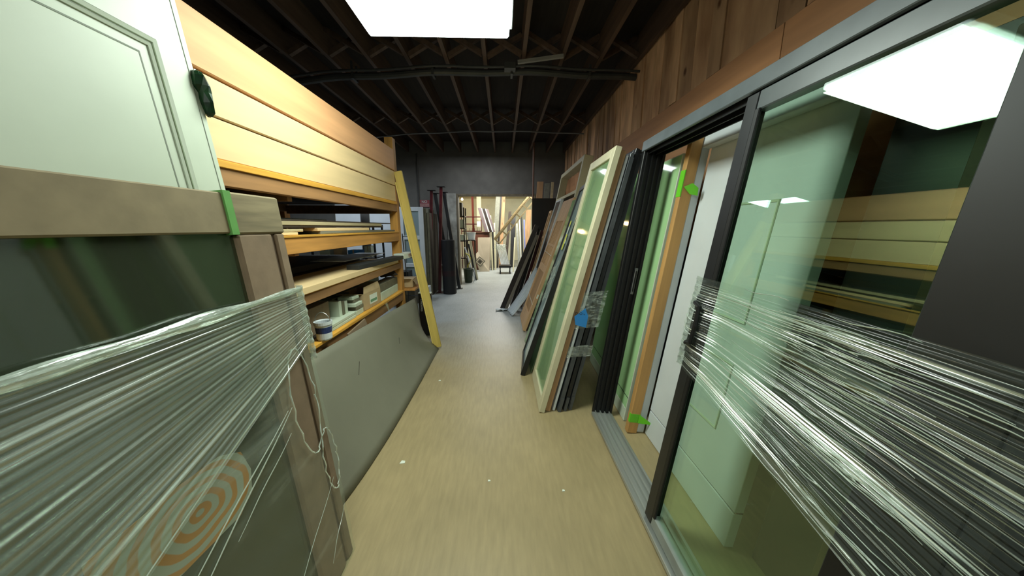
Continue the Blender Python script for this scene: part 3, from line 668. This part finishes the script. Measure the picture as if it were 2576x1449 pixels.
# black edged glass panel in front, and neighbours farther on
t = lean('black_edged_glass', 'blue-grey glass pane in black frame, its foot nearest the aisle', 'glass panel', .166, 2.861, .765, 1.855, .04, -.09)
framed(t, 1, .58, 1.945, .04, .045, black_m, gl_frost)
bx('frame_side', black_v, t, -.003, .043, -.006, .0, 0, 1.945, .002)
bx('yellow_tape', yellowp, t, -.002, 0, .25, .33, 1.28, 1.44, 0); bx('yellow_tape', yellowp, t, -.002, 0, .30, .36, 1.52, 1.58, 0)
bx('white_tag', label_m, t, -.002, 0, .30, .35, 1.44, 1.52, 0)
def wrapf(u, v): return (-.012-.012*abs(math.sin(v*9+u*6)), -.02+u*.30+.02*math.sin(v*7), 1.18-.38*v-.08*u+.02*math.sin(u*8))
MB().grid(wrapf, 24, 40).build('torn_wrap', film_s, t)
t = lean('green_glass_sheet', 'bare green glass sheet between the black edged pane and cream door', 'glass sheet', .27, 2.88, .86, 1.85, .008)
bx('glass_body', gl_green, t, 0, .008, .04, .95, 0, 1.85, 0)
bx('sheet_sticker', label_m, t, -.001, 0, .06, .09, 1.15, 1.19, 0)
pine_z = wood('pine_door_upright', '#cfa87c', 'z', var=.12, knots=2); pine_d = wood('pine_door_recess', '#a98459', 'z', var=.12, knots=0)
t = lean('pine_slatted_door', 'unfinished pine door with slatted centre leaning on the right', 'door', .268, 4.19, .931, 1.83, .045)
PL, PH = .74, 1.94
bx('stile', pine_z, t, 0, .045, 0, .10, 0, PH); bx('stile', pine_z, t, 0, .045, PL-.10, PL, 0, PH)
bx('rail', pine_z, t, 0, .045, .10, PL-.10, 0, .24); bx('rail', pine_z, t, 0, .045, .10, PL-.10, PH-.32, PH); bx('rail', pine_z, t, 0, .045, .10, PL-.10, .86, .96)
bx('panel', pine_d, t, .014, .03, .10, PL-.10, .24, .86)
for k in range(5): bx('slat', pine_z, t, .006, .035, .135+.1*k, .175+.1*k, .96, PH-.32)
bx('cross_slat', pine_z, t, .004, .037, .10, PL-.10, 1.24, 1.275)
for z_ in (.40, 1.12): MB().tube([(-.003, -.002, z_), (-.003, PL+.002, z_+.02)], .003, 6).build('white_strap', label_m, t)
bx('white_sticker', label_m, t, .012, .034, -.002, 0, .50, .56, 0)
t = lean('white_edge_panel', 'thin white edged dark panel just behind the pine door', 'panel', .34, 4.96, .90, 1.86, .04)
framed(t, 1, .5, 1.96, .04, .03, white_c, dkbrown)
t = lean('white_window_frame', 'large white window frame standing highest against the right wall', 'window frame', .62, 4.40, 1.10, 2.39, .13)
framed(t, 1, 1.7, 2.44, .13, .075, cream, None, mid=(1.93,), bevel=.004)
bx('inner_frame', white_p, t, .03, .10, .075, .12, 1.98, 2.36); bx('lower_panel', dwood, t, .05, .06, .075, 1.62, .07, 1.93)
t = lean('dark_leaning_panel', 'dark panel with small light wood frame leaning past the pine door', 'panel', .40, 5.46, .90, 1.62, .04)
bx('panel_body', dkbrown, t, 0, .04, 0, .7, 0, 1.72)
t3 = lean('small_wood_frame', 'small light wood frame leaning in front of dark panel', 'frame', .335, 5.47, .80, 1.62, .03)
bx('stile', pine_z, t3, 0, .03, 0, .045, 0, 1.80); bx('stile', pine_z, t3, 0, .03, .20, .245, 0, 1.80); bx('rail', pine_z, t3, 0, .03, .045, .20, 1.755, 1.80); bx('rail', pine_z, t3, 0, .03, .045, .20, 1.30, 1.345)
bx('panel', dkbrown, t3, .01, .02, .045, .20, 0, 1.30)
t = lean('dark_brown_plank', 'long dark brown plank leaning with its foot in the aisle', 'plank', -.065, 5.40, .54, 1.463, .06)
bx('plank_body', dkbrown, t, 0, .075, 0, .05, 0, 1.60)
bx('plank_side', wood('grey_side', '#7d756a', 'z', var=.1, knots=0), t, .077, .13, .004, .045, 0, 1.45)
for i, (a, c, hh, mt, lb) in enumerate(((.12, .56, 1.35, dkbrown, 'dark brown trim board second behind the leaning plank'), (.20, .62, 1.5, black_v, 'black board third behind the leaning plank'), (.28, .70, 1.45, maroon, 'maroon board nearest the wall behind the leaning plank'))):
    t = lean('dark_trim_board', lb, 'board', a, 5.55+.12*i, c, 1.4, .05)
    bx('board_body', mt, t, 0, .05, 0, .30, 0, hh)
# rolled white plastic sheeting on the floor
t = thing('plastic_sheeting', 'crumpled white plastic sheeting sloping to the floor beside pine door', 'plastic sheet', (0, 0, 0))
def ps(u, v):
    x = .06+.50*v+.08*u; y_ = 5.34-.38*u*(1-.3*v); z_ = .012+.78*v**1.15*(1-.12*u)
    return (x+.012*math.sin(u*26), y_+.012*math.cos(u*30+v*4), z_)
MB().grid(ps, 50, 20).build('sheet', M('milky_plastic', '#c4ccd0', .35, .06, 9), t, solid=.003)
def pf(u, v): return (-.14+.20*u, 5.375-.10*v+.01*u, .008+.03*abs(math.sin(u*7+v*5))*(1-u*.3))
MB().grid(pf, 16, 8).build('foot_crumple', M('milky_plastic_2', '#d2dadc', .35, .06, 9), t, solid=.002)

# ------------------------------------------------------------------ far wall area
t = thing('brown_slab', 'big dark brown slab upright at the right of the far doorway', 'panel', (.60, 6.50, 0), (0, 0, 0))
bx('slab_body', dkbrown, t, 0, .50, 0, .045, 0, 2.03); bx('slab_edge', wood('pale_edge', '#7a6650', 'z', knots=0), t, -.012, 0, 0, .045, 0, 2.03)
for i, (x, w, zt, mt, lb) in enumerate(((.78, .14, 2.47, woodz, 'brown leaning board left of three over the dark slab'), (.95, .12, 2.44, greyb, 'grey leaning board middle of three over the dark slab'), (1.10, .06, 2.46, palep, 'narrow pale leaning board right of three over the dark slab'))):
    o = MB().prism([(x-.16, 7.15, 0), (x-.16+w, 7.15, 0), (x+w, 7.35, zt), (x, 7.35, zt)], (0, .03, 0)).build('leaning_board', mt, None, .002); tag(o, lb, 'board')
sgn = thing('wall_sign', 'small faded red sign with white letters on far wall', 'sign', (-1.895, 7.79, 1.93))
bx('sign_plate', M('faded_red', '#8a3f44', .6, .15, 14), sgn, -.12, .12, -.008, 0, 0, .17, .002)
bx('sign_band', M('pale_pink', '#a98a88', .6, .1, 14), sgn, -.108, .108, -.010, -.008, .012, .082, 0)
text('NO', 'sign_letters', whitei, sgn, .085, (0, -.0095, .124), (math.pi/2, 0, 0))
text('SMOKING', 'sign_letters', redi, sgn, .045, (0, -.0115, .047), (math.pi/2, 0, 0))
def post(xb, yb, xt, yt, zt, label, mt, w=.055):
    t = thing('steel_post', label, 'post', (xb, yb, 0))
    p, q = Vector((0, 0, .012)), Vector((xt-xb, yt-yb, zt-.012))
    MB().beam(p, q, w, w, up=(0, 1, 0)).build('post_shaft', mt, t, .004)
    MB().box(-.075, .075, -.06, .06, 0, .012).build('base_plate', mt, t, .002)
    MB().box(-.085, .085, -.06, .06, -.006, .006).build('top_plate', black_v, t, .002, tuple(q+Vector((0, 0, .006))))
post(-1.63, 6.86, -1.53, 6.95, 2.23, 'glossy maroon steel post leaning left of the pair', maroon)
post(-1.44, 6.90, -1.33, 6.99, 2.31, 'glossy maroon steel post leaning right of the pair', maroon, .06)
post(-1.22, 7.35, -1.52, 7.25, 2.20, 'dark steel post slanting behind the left maroon post', black_m, .07)
post(-1.06, 7.36, -1.35, 7.40, 2.24, 'dark steel post slanting behind the right maroon post', black_m, .07)
t = thing('black_roll', 'tall black upright roll standing left of the far doorway', 'roll', (-1.20, 6.84, 0))
MB().lathe([(.142, 0), (.148, .01), (.148, 1.17), (.144, 1.185), (.12, 1.185), (.12, 1.15), (.02, 1.15)], 28).build('roll_body', M('black_felt', '#131317', .6, .15, 12), t)
MB().lathe([(.1485, .40), (.1488, .52), (.1486, .52)], 28).build('roll_band', M('dark_red_band', '#2a1015', .6, .3, 12), t)
t = thing('white_glazed_door', 'pale blue-white glazed door standing left of the maroon posts', 'door', (-2.15, 6.62, 0))
for a in ((0, .08), (.40, .49)): bx('stile', white_c, t, a[0], a[1], 0, .05, 0, 1.86)
for z_ in (0, .62, 1.20, 1.78): bx('rail', white_c, t, .08, .40, 0, .05, z_, z_+.08)
bx('pane', gl_frost, t, .08, .40, .02, .025, .08, 1.78, 0)
for i, (x, w, h_, mt, lb) in enumerate(((-1.655, .06, 1.84, M('olive_grey', '#5d6257', .6, .1, 5), 'olive grey door slab on edge beside the glazed door'), (-1.59, .05, 1.75, dwood, 'dark brown door slab on edge beside the olive slab'))):
    t = thing('door_slab', lb, 'door', (x, 6.66, 0)); bx('slab_body', mt, t, 0, w, 0, .80, 0, h_); bx('edge_band', card3, t, .004, w-.004, -.002, 0, .004, h_-.004, 0)
carton('white carton on the floor behind the maroon posts', label_m, -1.60, -1.30, 7.42, 7.70, 0, .55)
# clutter below the glazed door
for i, (x, y_, w, h_, mt, lb) in enumerate(((-1.80, 5.7, .14, .40, darkc, 'dark carton on floor below the glazed door'), (-1.98, 5.9, .16, .62, black_v, 'black case on floor behind the dark carton'), (-1.62, 6.05, .12, .28, white_c, 'small white carton on floor beside maroon post foot'))):
    carton(lb, mt, x-w, x+w, y_, y_+.3, 0, h_, lid=card3)
t = thing('wheeled_stand', 'thin black wire stand between the rack end and glazed door', 'stand', (-1.62, 5.25, 0))
for sx in (0, .18):
    MB().tube([(sx, 0, 0), (sx*.9-.05, 0, 1.35)], .008, 6).build('upright', black_v, t)
for z_ in (.3, .62, .95, 1.3): MB().tube([(-.05*z_/1.35, 0, z_), (.18-.06*z_/1.35, 0, z_)], .006, 6).build('rung', black_v, t)

# left bay seen between the shelves
for i, (x, y_, w, h_, mt, lb) in enumerate(((-3.0, 7.1, .50, 1.95, white_c, 'white door leaning in the left bay, seen under the top shelf'), (-3.75, 7.1, .55, 2.0, white_c, 'white door farthest left in the bay behind the rack'), (-2.42, 7.15, .12, 2.0, dwood, 'narrow dark plank in the bay beside white door'), (-2.30, 6.7, .10, 1.9, white_c, 'narrow white post in the bay behind the rack end'))):
    t = thing('bay_door', lb, 'door', (x, y_, 0), (-.06, 0, 0)); bx('slab_body', mt, t, 0, w, 0, .04, 0, h_)
    bx('edge_band', card3, t, 0, .01, -.002, 0, .0, h_, 0)
t = thing('bay_shelf', 'dark steel shelf unit in the left bay behind the rack', 'shelf', (-3.4, 5.6, 0))
for sx in (0, 1.1):
    for sy in (0, .4): bx('upright', black_m, t, sx, sx+.03, sy, sy+.03, 0, 1.5)
for z_ in (.4, .9, 1.25, 1.47): bx('shelf', black_m, t, 0, 1.13, 0, .43, z_, z_+.025)
for i, (x, w, h_, mt) in enumerate(((-3.30, .18, .20, whitec), (-3.05, .14, .16, card2), (-2.80, .20, .12, bluep), (-2.5, .12, .19, whitec))):
    carton(('white carton on the steel bay shelf, leftmost', 'tan carton on the steel bay shelf', 'blue carton on the steel bay shelf', 'white carton on the steel bay shelf, rightmost')[i], mt, x, x+w, 5.68, 5.9, .926, .926+h_)

# ------------------------------------------------------------------ back room contents
def pl(name, label, cat, mt, pts, off=(0, .03, 0)):
    o = MB().prism(pts, off).build(name, mt, None, .002); return tag(o, label, cat)
pinkb = M('pale_pink_board', '#cdbfa8', .6, .05, 4)
pl('notched_board', 'pale notched board with diamond opening in the back room', 'board', pinkb, [(-.843, 10.4, 1.12), (-.843, 10.35, .66), (-.96, 10.3, .54), (-.80, 10.3, 0), (-.47, 10.3, 0), (-.443, 10.4, 1.12)])
t = thing('diamond_tile', 'square patterned tile standing on its corner before pale board', 'tile', (-.775, 10.262, .34), (0, math.radians(40), 0))
bx('tile_rim', M('tile_rim', '#7a7667', .6, .1, 20), t, -.125, .125, -.0, .02, -.125, .125); bx('tile_field', pinkb, t, -.095, .095, -.004, 0, -.095, .095)
bx('tile_ring', M('tile_ring', '#5f5a4f', .6, .2, 20), t, -.065, .065, -.007, -.004, -.065, .065); bx('tile_centre', darkc, t, -.025, .025, -.010, -.007, -.025, .025)
t = thing('brown_cabinet', 'brown wooden cabinet behind the pale board in back room', 'cabinet', (-1.08, 10.7, 0))
bx('cabinet_body', M('cabinet_brown', '#5a3528', .5, .15, 5), t, 0, .60, 0, .5, 0, 1.27); bx('cabinet_top', M('cabinet_top', '#6b4231', .5, .1, 5), t, -.02, .62, -.02, .5, 1.27, 1.30); bx('cabinet_door', M('cabinet_door', '#6b3f30', .5, .1, 5), t, .03, .57, -.015, 0, .08, 1.2)
purple = M('mauve_strip', '#6f6062', .5, .1, 6)
for i, (x, w, mt, lb) in enumerate(((-.855, .10, purple, 'mauve strip leftmost of the leaning bundle'), (-.745, .03, white_c, 'thin white strip beside the wide mauve strip'), (-.70, .08, dkbrown, 'dark strip in the leaning bundle'), (-.61, .03, white_c, 'thin white strip beside dark strip in bundle'), (-.57, .06, purple, 'narrow mauve strip rightmost of bundle'))):
    pl('trim_strip', lb, 'strip', mt, [(x, 10.75, 2.09-.01*i), (x+w, 10.75, 2.09-.01*i), (x+w+.24, 10.62, 1.302), (x+.24, 10.62, 1.302)])
for i, (xa, xb, zt, w, mt, lb) in enumerate(((-.46, -.40, 1.85, .05, cream, 'pale yellow strip upright behind the pale board'), (-.43, -.42, 1.55, .09, black_v, 'black strip upright right of pale board'), (-.33, -.30, 1.60, .05, cream, 'cream strip right of the black strip'))):
    pl('upright_strip', lb, 'strip', mt, [(xb, 10.6+.05*i, 0), (xb+w, 10.6+.05*i, 0), (xa+w, 10.8+.05*i, zt), (xa, 10.8+.05*i, zt)])
for i, (xt, w, xb, mt, lb) in enumerate(((-.25, .16, -.42, greyb, 'tall grey plank left of the tall planks in back room'), (-.09, .05, -.25, dkbrown, 'tall dark plank between grey and brown planks'), (-.03, .12, -.18, woodz, 'tall brown plank right of the tall planks in back room'))):
    pl('tall_plank', lb, 'plank', mt, [(xb, 11.2+.06*i, 0), (xb+w, 11.2+.06*i, 0), (xt+w, 11.5+.06*i, 2.7), (xt, 11.5+.06*i, 2.7)])
pl('red_post', 'red-brown wooden post at the left of the back room', 'post', M('red_brown', '#7a2f1e', .5, .1, 5), [(-1.14, 11.9, 0), (-1.07, 11.9, 0), (-1.10, 11.9, 2.99), (-1.18, 11.9, 2.99)], (0, .06, 0))
pl('cream_post', 'wide cream post next to the red-brown post', 'post', cream, [(-.97, 11.75, 0), (-.81, 11.75, 0), (-.81, 11.75, 2.99), (-.97, 11.75, 2.99)], (0, .1, 0))
# diagonal wooden ladder-like brace
t = thing('diagonal_brace', 'pale wooden ladder brace slanting across the back doorway', 'brace', (0, 9.6, 0))
pa, pb = Vector((-.20, 0, 1.02)), Vector((.95, .25, 2.42)); dr = (pb-pa).normalized(); nn = Vector((dr.z, 0, -dr.x))*.10
brc = wood('brace_wood', '#d8c193', 'x', var=.15)
MB().beam(pa-nn, pb-nn, .04, .035, up=(0, 1, 0)).build('rail', brc, t); MB().beam(pa+nn, pb+nn, .04, .035, up=(0, 1, 0)).build('rail', brc, t)
MB().beam(pa-nn*.9, pb-nn*.9+Vector((0, 0, 0)), .09, .008, up=(0, 1, 0)).build('web', brc, t)
for k in range(6):
    c_ = pa+(pb-pa)*(k+.05)/5.4; MB().beam(c_-nn*.8, c_+nn*.8, .04, .03, up=(0, 1, 0)).build('rung', brc, t)
# the prop that holds the brace, wrapped bundle of aluminium channels on a stand
t = thing('aluminium_bundle', 'bundle of grey aluminium channels on a low dark cart', 'bundle', (0, 9.8, 0))
for k in range(6):
    x = -.21+.045*k
    MB().prism([(x+.13, -.05, .30), (x+.17, -.05, .30), (x+.035, .25, .90), (x-.003, .25, .90)], (0, .03, .01)).build('channel', alu, t)
cf = MB().box(-.14, .24, -.08, .35, .20, .26).box(-.12, -.09, -.05, -.02, .06, .20).box(.19, .22, -.05, -.02, .06, .20).box(.19, .22, .3, .33, .06, .20).box(-.12, -.09, .3, .33, .06, .20)
cf.build('cart', black_v, t)
for x, y_ in ((-.105, -.035), (.205, -.035), (.205, .315), (-.105, .315)): MB().tube([(x-.02, y_, .03), (x+.02, y_, .03)], .03, 10).build('wheel', black_v, t)
def wf(u, v): return (-.28+.36*u+.04*math.sin(v*9), -.08-.02*math.sin(u*14), .92-.16*v+.02*math.sin(u*17))
MB().grid(wf, 20, 10).build('plastic_wrap', film_s, t)
for i, (xt, zt, xb, w, y_, mt, lb) in enumerate(((.43, 1.58, .52, .07, 10.6, alu, 'bright blue-white metal bar leaning right of the brace'), (.37, 1.12, .30, .04, 10.2, cream, 'short cream strip leaning right of the aluminium bundle'), (.55, 1.75, .62, .03, 10.8, white_c, 'thin white bar right of the bright metal bar'), (.62, 1.85, .66, .05, 10.9, black_v, 'black bar right of the thin white bar'), (.72, 1.72, .76, .05, 11.0, M('violet_bar', '#7f86b8', .4, .1, 6), 'violet-blue bar at right of the back doorway'), (.30, 1.9, .24, .16, 11.4, black_m, 'dark panel behind the diagonal brace'), (.20, 2.02, .02, .10, 11.3, dwood, 'dark board with ragged top behind the brace'), (.86, 2.1, .72, .20, 11.6, woodz, 'brown board at far right inside back room'))):
    pl('leaning_bar', lb, 'bar', mt, [(xb, y_, 0), (xb+w, y_, 0), (xt+w, y_+.3, zt), (xt, y_+.3, zt)])
# left shelf with boxes
t = thing('back_shelf', 'dark open shelf unit just inside the back room, left', 'shelf', (-1.55, 9.0, 0))
for sx in (0, .42):
    for sy in (0, .42): bx('upright', dwood, t, sx, sx+.035, sy, sy+.035, 0, 2.0)
for z_ in (.55, 1.05, 1.40, 1.74): bx('shelf', dwood, t, 0, .46, 0, .46, z_, z_+.03)
bxs = ((-1.40, .24, 1.771, .36, darkc, 'dark brown box on top of the back room shelf'), (-1.50, .20, 1.431, .18, card3, 'grey box on upper middle shelf in back room'), (-1.28, .15, 1.431, .24, whitec, 'white box on upper middle shelf in back room'), (-1.50, .2, 1.081, .14, card2, 'tan box on middle shelf in back room'), (-1.28, .16, 1.081, .16, whitec, 'pale box on middle shelf in back room'))
for x, w, z_, h_, mt, lb in bxs: carton(lb, mt, x, x+w, 9.04, 9.34, z_, z_+h_, lid=mt)
t = thing('clear_tub', 'translucent white tub held at the shelf side in back room', 'tub', (-.93, 9.0, 0)); t.location = (-.92, 9.05, 1.10)
MB().lathe([(.10, 0), (.13, .20), (.137, .20), (.137, .215), (.125, .215), (.095, .01)], 16).build('tub_body', white_c, t)
tb = thing('side_table', 'small dark stand under the translucent tub in back room', 'stand', (-.92, 9.05, 0))
bx('top', dwood, tb, -.15, .12, -.13, .13, 1.07, 1.10)
for sx, sy in ((-.13, -.11), (.09, -.11), (.09, .09), (-.13, .09)): bx('leg', dwood, tb, sx, sx+.025, sy, sy+.025, 0, 1.07)
t = thing('red_rack', 'red-brown open rack in the back room behind the shelf', 'rack', (-1.50, 11.3, 0))
for sx in (0, .70): bx('upright', maroon, t, sx, sx+.03, 0, .03, 0, 1.84)
for z_ in (1.30, 1.55, 1.80): bx('shelf', maroon, t, .03, .70, 0, .3, z_, z_+.03)
for k in range(5): bx('hook', maroon, t, .30+.09*k, .31+.09*k, -.05, 0, 1.32, 1.42)
pl('paper_notice', 'white paper hanging on the red-brown rack', 'paper', label_m, [(-.94, 11.295, 1.47), (-.80, 11.295, 1.47), (-.80, 11.295, 1.66), (-.94, 11.295, 1.66)], (0, .004, 0))
t = thing('green_bin', 'dark green bin on floor just inside the back room', 'bin', (-.94, 8.25, 0))
MB().lathe([(.10, 0), (.13, .36), (.14, .37), (.13, .38), (.12, .37), (.09, .02)], 18).build('bin_body', M('dark_green_plastic', '#24331f', .5, .2, 9), t)
MB().tube([(.12+.05*math.sin(a), -.02, .20+.19*math.cos(a)) for a in [math.pi*i/10 for i in range(11)]], .012, 6).build('pale_liner', white_c, t)
t = MB().tube([(-1.03, 8.5, .75), (-.95, 8.48, .72), (-.90, 8.48, .62), (-.92, 8.48, .50), (-.97, 8.48, .44), (-1.0, 8.48, .2), (-1.03, 8.5, .014)], .014, 8).build('yellow_hose', M('yellow_hose', '#b8b02c', .5, .1, 9)); tag(t, 'yellow hose loop hanging at left inside the back doorway', 'hose')
for i, (xt, zt, xb, w, y_, mt, lb) in enumerate(((-1.07, .92, -.80, .035, 8.42, white_c, 'thin white strip leaning at left inside the back doorway'), (-.95, 1.08, -.76, .05, 8.66, cream, 'second pale strip leaning at left inside the back doorway'), (-.99, 1.0, -.79, .05, 8.54, black_v, 'black strip between the two pale leaning strips'))):
    pl('leaning_strip', lb, 'strip', mt, [(xb, y_, 0), (xb+w, y_, 0), (xt+w, y_+.15, zt), (xt, y_+.15, zt)])
# warm bulb
t = thing('bare_bulb', 'warm glowing bulb hanging at upper left in the back room', 'light bulb', (-1.55, 12.2, 2.50))
MB().lathe([(.005, -.06), (.035, -.045), (.045, -.01), (.03, .03), (.016, .05)], 14).build('bulb_glass', emis('warm_glow', (1, .72, .35), 6), t)
MB().tube([(0, 0, .05), (0, 0, .5)], .01, 6).build('cord', black_v, t)
d = bpy.data.lights.new('bulb_light', 'POINT'); d.energy = 20; d.color = (1, .62, .32); d.shadow_soft_size = .06
o = bpy.data.objects.new('bulb_light', d); COL.objects.link(o); o.location = (-1.5, 12.0, 2.40)

# crumbs and chips on the near floor
for i, (x, y_, s_, lb) in enumerate(((-.62, 2.78, .012, 'tiny white chip on the floor near the bowed grey board'), (-.64, 1.72, .016, 'pale wood chip on the floor near left foreground'), (-.09, 1.56, .008, 'tiny bright chip in middle of the near floor'), (.33, 1.48, .008, 'tiny chip on floor near sliding door sill'))):
    o = MB().prism([(-s_, -s_*.7, 0), (s_, -s_*.5, 0), (s_*.8, s_*.7, 0), (-s_*.6, s_, 0)], (0, 0, .002)).build('floor_chip', label_m, None, 0, (x, y_, .0005)); tag(o, lb, 'debris')
